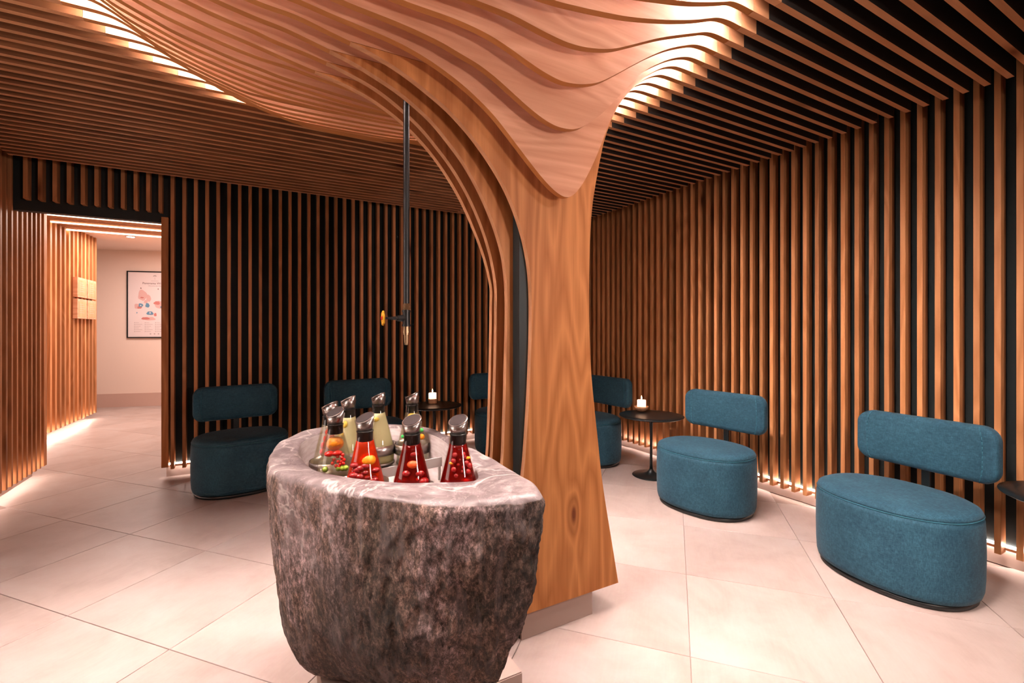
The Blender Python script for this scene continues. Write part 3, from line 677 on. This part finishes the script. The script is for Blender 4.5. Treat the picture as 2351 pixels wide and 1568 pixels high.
for (x, y, dn, kind, lab) in bott:
    t = thing('carafe', lab, 'carafe', (x, y, BZ), 0, 'drink carafes standing in the stone trough')
    if first: gl, bd, clr = glass0, band0, collar0; gl.parent = bd.parent = clr.parent = t
    else: gl, bd, clr = copy(glass0, t), copy(band0, t), copy(collar0, t)
    d_ = bpy.data.objects.new('drink', dm[dn]); link(d_, t)
    rz = R(30 if y < 1.7 else -38)+rnd.uniform(-.15, .15)
    if first: fl, fc = flap0, face0; fl.parent = t; fc.parent = t
    else: fl, fc = copy(flap0, t), copy(face0, t)
    for q in (fl, fc): q.location = (0, 0, .2540); q.rotation_euler = (0, -R(28), rz)
    clr.rotation_euler = (0, 0, rz); t.scale = (1.07, 1.07, 1.07)
    first = False
    if kind == 'mix':
        fruit('orange_slice', t, 'orange', [(*front(.160, .027), .0255, (1, 1, .85))]); fruit('berry', t, 'berry', [(*front(.135, .012, s_), .011, (1.5, 1, .8)) for s_ in (-.012, .008)] + [(*front(h, .010, s_), .0055, (1, 1, 1)) for h, s_ in ((.118, .0), (.112, .012), (.108, -.004), (.104, .018), (.100, .006), (.122, .022), (.126, .010), (.130, .024), (.116, .028), (.097, .014), (.111, .021), (.106, .026))])
        fruit('grape', t, 'grape', [(*front(.092, .012, s_), .0085, (1, 1, 1)) for s_ in (.034, .024, .013, -.024)])
    elif kind == 'redorange':
        fruit('orange_slice', t, 'orange', [(*front(.138, .022, .008), .0235, (1, 1, .85))])
        fruit('berry', t, 'darkberry', [(*front((.04+.09*i/21), .010+rnd.random()*.01, rnd.uniform(-.03, .03)), .009+.004*rnd.random(), (1.3, 1.2, .8)) for i in range(22)])
    elif kind == 'dark':
        fruit('citrus_slice', t, 'redorange', [(*front(.140, .012, .0), .016, (1, 1, .8)), (*front(.075, .012, .012), .020, (1, 1, .6)), (*front(.07, .014, -.022), .018, (1, 1, 1.2))]); fruit('berry', t, 'darkberry', [(*front(h, .012, s_), .011, (1.3, 1, .9)) for h, s_ in ((.165, .004), (.118, -.014), (.115, .018), (.095, .030), (.055, .0), (.048, .028))])
    elif kind == 'berry':
        fruit('berry', t, 'darkberry', [(*front(.165, .010, s_), .0085, (1, 1, 1)) for s_ in (-.012, .010)] + [(*front(h, .011, s_), .0085, (1, 1, 1)) for h, s_ in ((.140, -.004), (.142, .018), (.132, .008), (.128, -.016), (.135, .026), (.152, .0), (.150, -.016), (.122, .004), (.120, .022), (.158, .012), (.112, -.010))])
        fruit('orange_slice', t, 'orange', [(*front(.145, .012, -.02), .006, (1.6, 1, .7)), (*front(.155, .012, .022), .006, (1.6, 1, .7))])
    elif kind == 'strawberry':
        fruit('berry', t, 'berry', [(*front(h, .019, s_*.6), .0115, (1, 1, 1.2)) for h, s_ in ((.165, -.004), (.145, -.014), (.147, .010), (.125, -.026), (.12, .0), (.105, -.03))])
        fruit('grape', t, 'grape', [(*front(.06, .012, s_), .009, (1, 1, 1)) for s_ in (-.03, -.01)])
    elif kind == 'lemon': fruit('lemon_slice', t, 'lemon', [(*front(.165, .012, -.008), .012, (1, 1, 1.4)), (*front(.13, .012, -.02), .010, (1, 1, 1.3))])
    elif kind == 'plain': fruit('lemon_slice', t, 'lemon', [(*front(.168, .010, -.006), .011, (1.4, 1, .9))])
    else:
        fruit('lemon_slice', t, 'lemon', [(*front(.178, .012), .015, (1.2, 1.2, .8))])
        fruit('lime_piece', t, 'lime', [(*front(.125, .012, .032), .010, (1, 1, .8)), (*front(.105, .012, -.034), .009, (1, 1, .8))])
        fruit('orange_slice', t, 'orange', [(*front(.100, .012, .034), .012, (1, 1, .9))])
rk = rack()
for i, (x, y, *_q) in enumerate(bott):
    bm = bmesh.new(); lathe(bm, [(.0685, .054), (.0712, .054), (.0712, .092), (.0685, .092), (.0685, .054)], 32, (x-CX, y-CY, 0), False, False)
    lathe(bm, [(.064, .012), (.064, .020)], 24, (x-CX, y-CY, 0)); obj('ring_holder', bm, M['chrome'], rk, True)
def strap(p0, p1, z0, z1, th_=.004):
    d = Vector((p1[0]-p0[0], p1[1]-p0[1])); n_ = Vector((-d.y, d.x)).normalized()*th_/2
    pts = [(p0[0]+n_.x-CX, p0[1]+n_.y-CY), (p1[0]+n_.x-CX, p1[1]+n_.y-CY), (p1[0]-n_.x-CX, p1[1]-n_.y-CY), (p0[0]-n_.x-CX, p0[1]-n_.y-CY)]
    bm = bmesh.new(); prism(bm, pts, 'z', z0, z1); obj('strap', bm, M['white_metal'], rk)
strap((.36, 1.60), (.60, 1.64), .050, .084); strap((.30, 1.70), (.36, 1.60), .050, .080); strap((.42, 1.44), (.50, 1.62), .050, .080)
for p in ((.36, 1.60), (.59, 1.638), (.43, 1.46), (.31, 1.69)):
    bm = bmesh.new(); tube(bm, (p[0]-CX, p[1]-CY, 0), (p[0]-CX, p[1]-CY, .052), .005); obj('foot', bm, M['white_metal'], rk)

# ---------------------------------------------------------------- water pipe and tap hanging over the trough
PX, PY = .512, 1.800
t = thing('water_tap', 'black pipe hanging from the ceiling with a yellow wheel valve over the trough', 'tap', (PX, PY, 1.22))
def part_tube(name, segs, mt, prt, seg=20):
    bm = bmesh.new()
    for p0, p1, r0, r1 in segs: tube(bm, p0, p1, r0, r1, seg)
    return obj(name, bm, mt, prt, False)
part_tube('pipe', [((0, 0, .185), (0, 0, 1.50), .0122, .0122)], M['black_metal'], t)
part_tube('union', [((0, 0, .160), (0, 0, .186), .0125, .0125), ((0, 0, .176), (0, 0, .181), .0150, .0150), ((0, 0, .163), (0, 0, .167), .0145, .0145)], M['brass'], t, 8)
vd = Vector((-math.cos(YAW)*.93-.1, math.sin(YAW)*.93-.36, 0)).normalized()
part_tube('valve_body', [((0, 0, .100), (0, 0, .160), .0150, .0150), ((0, 0, .095), (0, 0, .103), .0172, .0172), ((0, 0, .152), (0, 0, .158), .0172, .0172), ((0, 0, .127), tuple(vd*.034+Vector((0, 0, .127))), .0145, .0120), (tuple(vd*.032+Vector((0, 0, .127))), tuple(vd*.040+Vector((0, 0, .127))), .0100, .0100)], M['black_metal'], t)
part_tube('spindle', [(tuple(vd*.038+Vector((0, 0, .127))), tuple(vd*.092+Vector((0, 0, .127))), .0048, .0048), (tuple(vd*.040+Vector((0, 0, .127))), tuple(vd*.060+Vector((0, 0, .127))), .0075, .0068)], M['black_metal'], t)
part_tube('nozzle', [((0, 0, .062), (0, 0, .095), .0130, .0135), ((0, 0, .070), (0, 0, .078), .0150, .0150), ((0, 0, .030), (0, 0, .064), .0085, .0100), ((0, 0, .022), (0, 0, .032), .0068, .0072)], M['brass'], t, 12)
# hand wheel: scalloped ring, spokes, hub
u = vd.orthogonal().normalized(); v_ = vd.cross(u); c0 = vd*.090+Vector((0, 0, .127))
bm = bmesh.new(); n = 48; m_ = 8; ringv = []
for i in range(n):
    a = 2*math.pi*i/n; Rr = .0245*(1+.07*math.cos(6*a)); cdv = u*math.cos(a)+v_*math.sin(a)
    ringv.append([bm.verts.new(c0+cdv*(Rr+.0042*math.cos(2*math.pi*j/m_))+vd*.0045*math.sin(2*math.pi*j/m_)) for j in range(m_)])
for i in range(n):
    for j in range(m_): bm.faces.new((ringv[i][j], ringv[(i+1) % n][j], ringv[(i+1) % n][(j+1) % m_], ringv[i][(j+1) % m_]))
for i in range(6):
    a = 2*math.pi*(i+.5)/6; cdv = u*math.cos(a)+v_*math.sin(a); tube(bm, c0, c0+cdv*.023, .0045, .0035, 8)
hw = obj('hand_wheel', bm, M['yellow'], t, True)
bm = bmesh.new(); tube(bm, c0-vd*.006, c0+vd*.008, .0085, .0070, 16); obj('hub', bm, M['red_hub'], hw)

# ---------------------------------------------------------------- oval lounge chairs
AW, BW, SHT = .350, .287, .452
def superring(bm, a, b, z, n=64, p=2.25):
    out = []
    for i in range(n):
        t = 2*math.pi*i/n; c_, s_ = math.cos(t), math.sin(t)
        out.append(bm.verts.new((a*math.copysign(abs(c_)**(2/p), c_), b*math.copysign(abs(s_)**(2/p), s_), z)))
    return out
def loft(bm, rows, cap0=True, cap1=True):
    for A, B in zip(rows, rows[1:]):
        n = len(A)
        for i in range(n): bm.faces.new((A[i], A[(i+1) % n], B[(i+1) % n], B[i]))
    if cap0: bm.faces.new(rows[0][::-1])
    if cap1: bm.faces.new(rows[-1])
def make_chair():
    t = thing('lounge_chair', '', 'chair')
    bm = bmesh.new(); prof = [(.93, .030), (.965, .034), (.985, .060), (.995, .12), (1.0, .22), (.998, .32), (.99, .385), (.978, .412)]
    loft(bm, [superring(bm, AW*s, BW*s, z) for s, z in prof]); obj('seat', bm, M['fabric'], t, True)
    bm = bmesh.new(); prof = [(.978, .414), (.974, .424), (.955, .436), (.90, .446), (.78, .452), (.5, .455), (.2, .456)]
    loft(bm, [superring(bm, AW*s, BW*s, z) for s, z in prof]); obj('seat_top', bm, M['fabric'], t, True)
    bm = bmesh.new(); rr = []
    n = 64
    for i in range(n):
        a = 2*math.pi*i/n; c_, s_ = math.cos(a), math.sin(a); p = 2.25
        cx_, cy_ = AW*.979*math.copysign(abs(c_)**(2/p), c_), BW*.979*math.copysign(abs(s_)**(2/p), s_)
        d = Vector((cx_/AW, cy_/BW, 0)).normalized()
        rr.append([bm.verts.new(Vector((cx_, cy_, .413))+d*.0028*math.cos(q)+Vector((0, 0, .0028*math.sin(q)))) for q in (0, 1.57, 3.14, 4.71)])
    for i in range(n):
        for j in range(4): bm.faces.new((rr[i][j], rr[(i+1) % n][j], rr[(i+1) % n][(j+1) % 4], rr[i][(j+1) % 4]))
    obj('piping', bm, M['piping'], t, True)
    bm = bmesh.new(); loft(bm, [superring(bm, AW*s, BW*s, z) for s, z in ((.90, 0), (.935, .004), (.935, .022), (.90, .030))]); obj('base_ring', bm, M['black_metal'], t, True)
    # backrest: rounded slab, slightly curved, face towards -y (local)
    def slab(W, H, D, rc, yoff, curve, z0):
        bm = bmesh.new(); rows = []; nn = 72
        def outline(ins):
            pts = []; w2, h2, r = W/2-ins, H/2-ins, max(rc-ins, .01)
            for q, (sx_, sz_) in enumerate(((1, 1), (-1, 1), (-1, -1), (1, -1))):
                for i in range(nn//4):
                    a = math.pi/2*(q+i/(nn//4-1)); pts.append((sx_*(w2-r)+r*math.cos(a), sz_*(h2-r)+r*math.sin(a)))
            return pts
        for ins, dy in ((.035, -D/2), (.012, -D/2+.005), (.003, -D/2+.016), (0, -D/2+.03), (0, D/2-.03), (.003, D/2-.016), (.012, D/2-.005), (.035, D/2)):
            rows.append([bm.verts.new((x, yoff+dy-curve*(x/(W/2))**2, z0+z)) for x, z in outline(ins)])
        for A, B in zip(rows, rows[1:]):
            n = len(A)
            for i in range(n): bm.faces.new((A[i], A[(i+1) % n], B[(i+1) % n], B[i]))
        for rw_, sgn in ((rows[0], 1), (rows[-1], -1)):
            # curved cap as strips between left and right halves
            pts = sorted(rw_, key=lambda v: v.co.x)
            bmesh.ops.contextual_create(bm, geom=rw_)
        bmesh.ops.triangulate(bm, faces=[f for f in bm.faces if len(f.verts) > 4])
        bmesh.ops.recalc_face_normals(bm, faces=bm.faces)
        return bm
    br_ = obj('backrest', slab(.640, .290, .085, .075, .315, .045, .672), M['fabric'], t, True)
    bm = bmesh.new(); box(bm, -.020, .020, .300, .316, .10, .64, bevel=.003); obj('back_support', bm, M['black_metal'], t)
    for sx_ in (-1, 1):
        bm = bmesh.new(); pr = []
        for i in range(13):
            a = -1+2*i/12; zz = .672+a*.141; xx = sx_*(.262-.018*abs(a)**4*(1 if sx_ else 1))
            pr.append(Vector((xx, .315-.0425-.045*(xx/.32)**2+(.012 if abs(a) > .95 else 0)-.001, zz)))
        for p0, p1 in zip(pr, pr[1:]): tube(bm, p0, p1, .0022, .0022, 6)
        obj('seam', bm, M['piping'], t, True)
    return t
chair0 = make_chair()
chairs = [(2.950, 1.173, -96, 'petrol blue oval lounge chair nearest on the right, in front of the slat wall'),
 (2.905, 2.316, -82, 'petrol blue oval lounge chair beside the black table with the bowl candle'),
 (2.898, 3.700, -86, 'dark petrol lounge chair partly hidden right behind the timber column'),
 (-.125, 4.43, 9, 'dark petrol lounge chair left of the trough, beside the passage'),
 (.880, 4.43, 4, 'dark petrol lounge chair behind the carafes against the back wall'),
 (2.36, 4.42, 0, 'dark petrol lounge chair half seen behind the thin fins of the column')]
for i, (x, y, rz, lab) in enumerate(chairs):
    c = chair0 if i == 0 else copy(chair0)
    if i:
        for ch in list(chair0.children): copy(ch, c)
    c.location = (x, y, 0); c.rotation_euler = (0, 0, R(rz)); c['label'] = lab; c['group'] = 'oval lounge chairs along the slatted walls'

# ---------------------------------------------------------------- pedestal tables and candles
def make_table():
    t = thing('side_table', '', 'table')
    bm = bmesh.new(); lathe(bm, [(.20, .520), (.262, .526), (.278, .534), (.280, .537), (.279, .540), (.2, .5405)], 64); obj('table_top', bm, M['black_metal'], t, True)
    bm = bmesh.new(); lathe(bm, [(.016, .05), (.0125, .10), (.0115, .22), (.012, .40), (.016, .49), (.045, .515), (.06, .522)], 24); obj('stem', bm, M['black_metal'], t, True)
    bm = bmesh.new(); lathe(bm, [(.162, 0), (.166, .003), (.163, .006), (.12, .011), (.07, .018), (.04, .030), (.022, .046), (.016, .062)], 48); obj('base', bm, M['black_metal'], t, True)
    return t
t0_ = make_table()
tabs = [(3.08, 3.02, 'black round pedestal table between the blue chairs, carrying a candle in a bowl'), (1.56, 4.485, 'black round pedestal table by the back wall with a candle, behind the carafes'), (3.235, .565, 'black round table cut off by the right edge of the picture')]
for i, (x, y, lab) in enumerate(tabs):
    c = t0_ if i == 0 else copy(t0_)
    if i:
        for ch in list(t0_.children): copy(ch, c)
    c.location = (x, y, 0); c['label'] = lab; c['group'] = 'black pedestal side tables'
def candle(x, y, lab, bowl, lab2):
    b_ = bmesh.new()
    if bowl: lathe(b_, [(.018, 0), (.040, .010), (.058, .030), (.065, .050), (.061, .050), (.052, .030), (.035, .016), (.0, .014)], 36, cap1=False)
    else: lathe(b_, [(.042, 0), (.044, .004), (.046, .046), (.043, .048), (.040, .022), (.0, .020)], 36, cap1=False)
    o = obj('candle_bowl', b_, M['bowl_wood'], None, True, (x, y, .541)); tag(o, lab2, 'bowl')
    t = thing('candle', lab, 'candle', (x, y, .541+.0165))
    z0 = .006 if bowl else .006
    bm = bmesh.new(); lathe(bm, [(.038, z0), (.040, z0+.003), (.040, .088), (.038, .092), (.02, .090), (.0, .088)], 32, cap1=False); obj('wax', bm, M['wax'], t, True)
    bm = bmesh.new(); tube(bm, (0, 0, .087), (0, .001, .099), .0012, .001, 6); obj('wick', bm, M['black_metal'], t)
    bm = bmesh.new(); lathe(bm, [(.001, .096), (.0048, .103), (.0058, .109), (.0042, .119), (.0015, .129), (.0003, .134)], 14); obj('flame', bm, M['flame'], t, True)
    lamp('candle_glow', 'POINT', (x, y, .541+.0165+.07), .55, (1, .66, .45), size=.02)
candle(3.133, 3.193, 'lit white pillar candle in a turned wooden bowl', True, 'turned wooden bowl holding a candle on the table between the blue chairs')
candle(1.583, 4.60, 'lit white pillar candle on the table by the back wall', False, 'round wooden cup under the candle by the back wall')

# ---------------------------------------------------------------- plaques and poster in the corridor
nrm = Vector((math.cos(-corr_ang), math.sin(-corr_ang), 0)); tng = Vector((math.sin(corr_ang), math.cos(corr_ang), 0))
base = Vector((-2.142, 8.06, 0))
labs = {(0, 1): 'upper left wooden plaque on the corridor slat wall', (1, 1): 'upper right wooden plaque on the corridor slat wall', (0, 0): 'lower left wooden plaque on the corridor slat wall', (1, 0): 'lower right wooden plaque on the corridor slat wall'}
for (i, j), lab in labs.items():
    t = thing('wooden_plaque', lab, 'sign', base+tng*(.02+.35*i), -corr_ang, 'wooden plaques on the corridor wall')
    t.location.z = 1.455+.285*j
    boxobj('board', (0, .05, 0, .315, 0, .262), M['wood_x'], t, bevel=.003)
    boxobj('panel', (.05, .0515, .03, .285, .02, .23), M['edge_z'], t)
    bm = bmesh.new()
    for q in range(5): box(bm, .0515, .0522, .06, .06+.20*(.6+.4*((q*7) % 3)/2), .19-.028*q, .194-.028*q)
    l_ = obj('lettering', bm, M['ink_pink'], t); l_['kind'] = 'stuff'
po = thing('framed_map', 'black framed resort map poster on the corridor end wall', 'poster', (-1.958, 10.035, 1.168), cb_ang)
W_, H_ = .86, 1.142
boxobj('backing', (.01, W_-.01, -.022, -.004, .01, H_-.01), M['paper'], po)
for nme, d in (('frame_side', (0, .018, -.032, -.002, 0, H_)), ('frame_side', (W_-.018, W_, -.032, -.002, 0, H_)), ('frame_side', (.018, W_-.018, -.032, -.002, 0, .018)), ('frame_side', (.018, W_-.018, -.032, -.002, H_-.018, H_))):
    boxobj(nme, d, M['black_metal'], po)
def blot(bm, x, z, rx, rz_, n=18, y=-.0235):
    vs = [bm.verts.new((x+rx*(1+.15*math.sin(3*a+x*9))*math.cos(a), y, z+rz_*(1+.12*math.cos(4*a+z*7))*math.sin(a))) for a in [2*math.pi*i/n for i in range(n)]]
    bm.faces.new(vs)
def prints(mt, L_, y):
    bm = bmesh.new()
    for (x, z, rx, rz_) in L_: blot(bm, x*.62, z, rx*.68, rz_, y=y)
    o = obj('map_print', bm, M[mt], po); o['kind'] = 'stuff'
prints('ink_pink', [(.37, .73, .10, .09), (.52, .68, .05, .06), (.78, .57, .09, .07), (.25, .54, .07, .045), (.55, .33, .12, .03), (.45, .62, .04, .03)], -.0228)
prints('ink_red', [(.44, .335, .09, .022), (.36, .69, .04, .012), (.72, .60, .07, .03), (.68, .40, .03, .03), (.30, .52, .05, .02), (.59, .42, .04, .03)], -.0232)
prints('ink_blue', [(.33, .56, .05, .032), (.55, .425, .075, .032), (.49, .56, .045, .04), (.84, .53, .035, .02), (.24, .43, .012, .012)], -.0236)
prints('paper', [(.33, .555, .014, .010), (.555, .43, .018, .012)], -.024)
prints('ink_dark', [(.335, .85, .014, .012), (.75, .84, .012, .011)], -.0236)
bm = bmesh.new()
for cxx in (.11, .265, .42):
    for q in range(6): box(bm, cxx, cxx+.012, -.0238, -.0236, .255-.03*q, .267-.03*q); box(bm, cxx+.018, cxx+.018+.05+.05*((q*5) % 3)/2, -.0238, -.0236, .259-.03*q, .264-.03*q)
for q in range(3): box(bm, .34+.06*q, .36+.06*q, -.0238, -.0236, .06, .08)
o = obj('legend', bm, M['ink_grey'], po); o['kind'] = 'stuff'
def text(body, size, x, z, mt, parent, y=-.0245):
    cu = bpy.data.curves.new('title', 'FONT'); cu.body = body; cu.size = size; cu.align_x = 'CENTER'; cu.extrude = .0003
    tmp = bpy.data.objects.new('t', cu); col.objects.link(tmp)
    dg = bpy.context.evaluated_depsgraph_get(); me = bpy.data.meshes.new_from_object(tmp.evaluated_get(dg)); bpy.data.objects.remove(tmp)
    me.materials.clear(); me.materials.append(M[mt]); o = bpy.data.objects.new('title', me); link(o, parent); o.location = (x, y, z); o.rotation_euler = (R(90), 0, 0)
    return o
text('Panorama Wiesen', .050, .415, .92, 'ink_dark', po); text('Übersicht des Hauses', .026, .43, .885, 'ink_grey', po)
bm = bmesh.new()
for i in range(7): a = R(-40+i*13.3+90); blot(bm, .415+.028*math.cos(a), 1.04+.028*math.sin(a), .008, .008, 10, -.0238)
box(bm, .413, .417, -.0238, -.0236, 1.0, 1.04); box(bm, .36, .47, -.0238, -.0236, .975, .98); o = obj('emblem', bm, M['ink_grey'], po); o['kind'] = 'stuff'
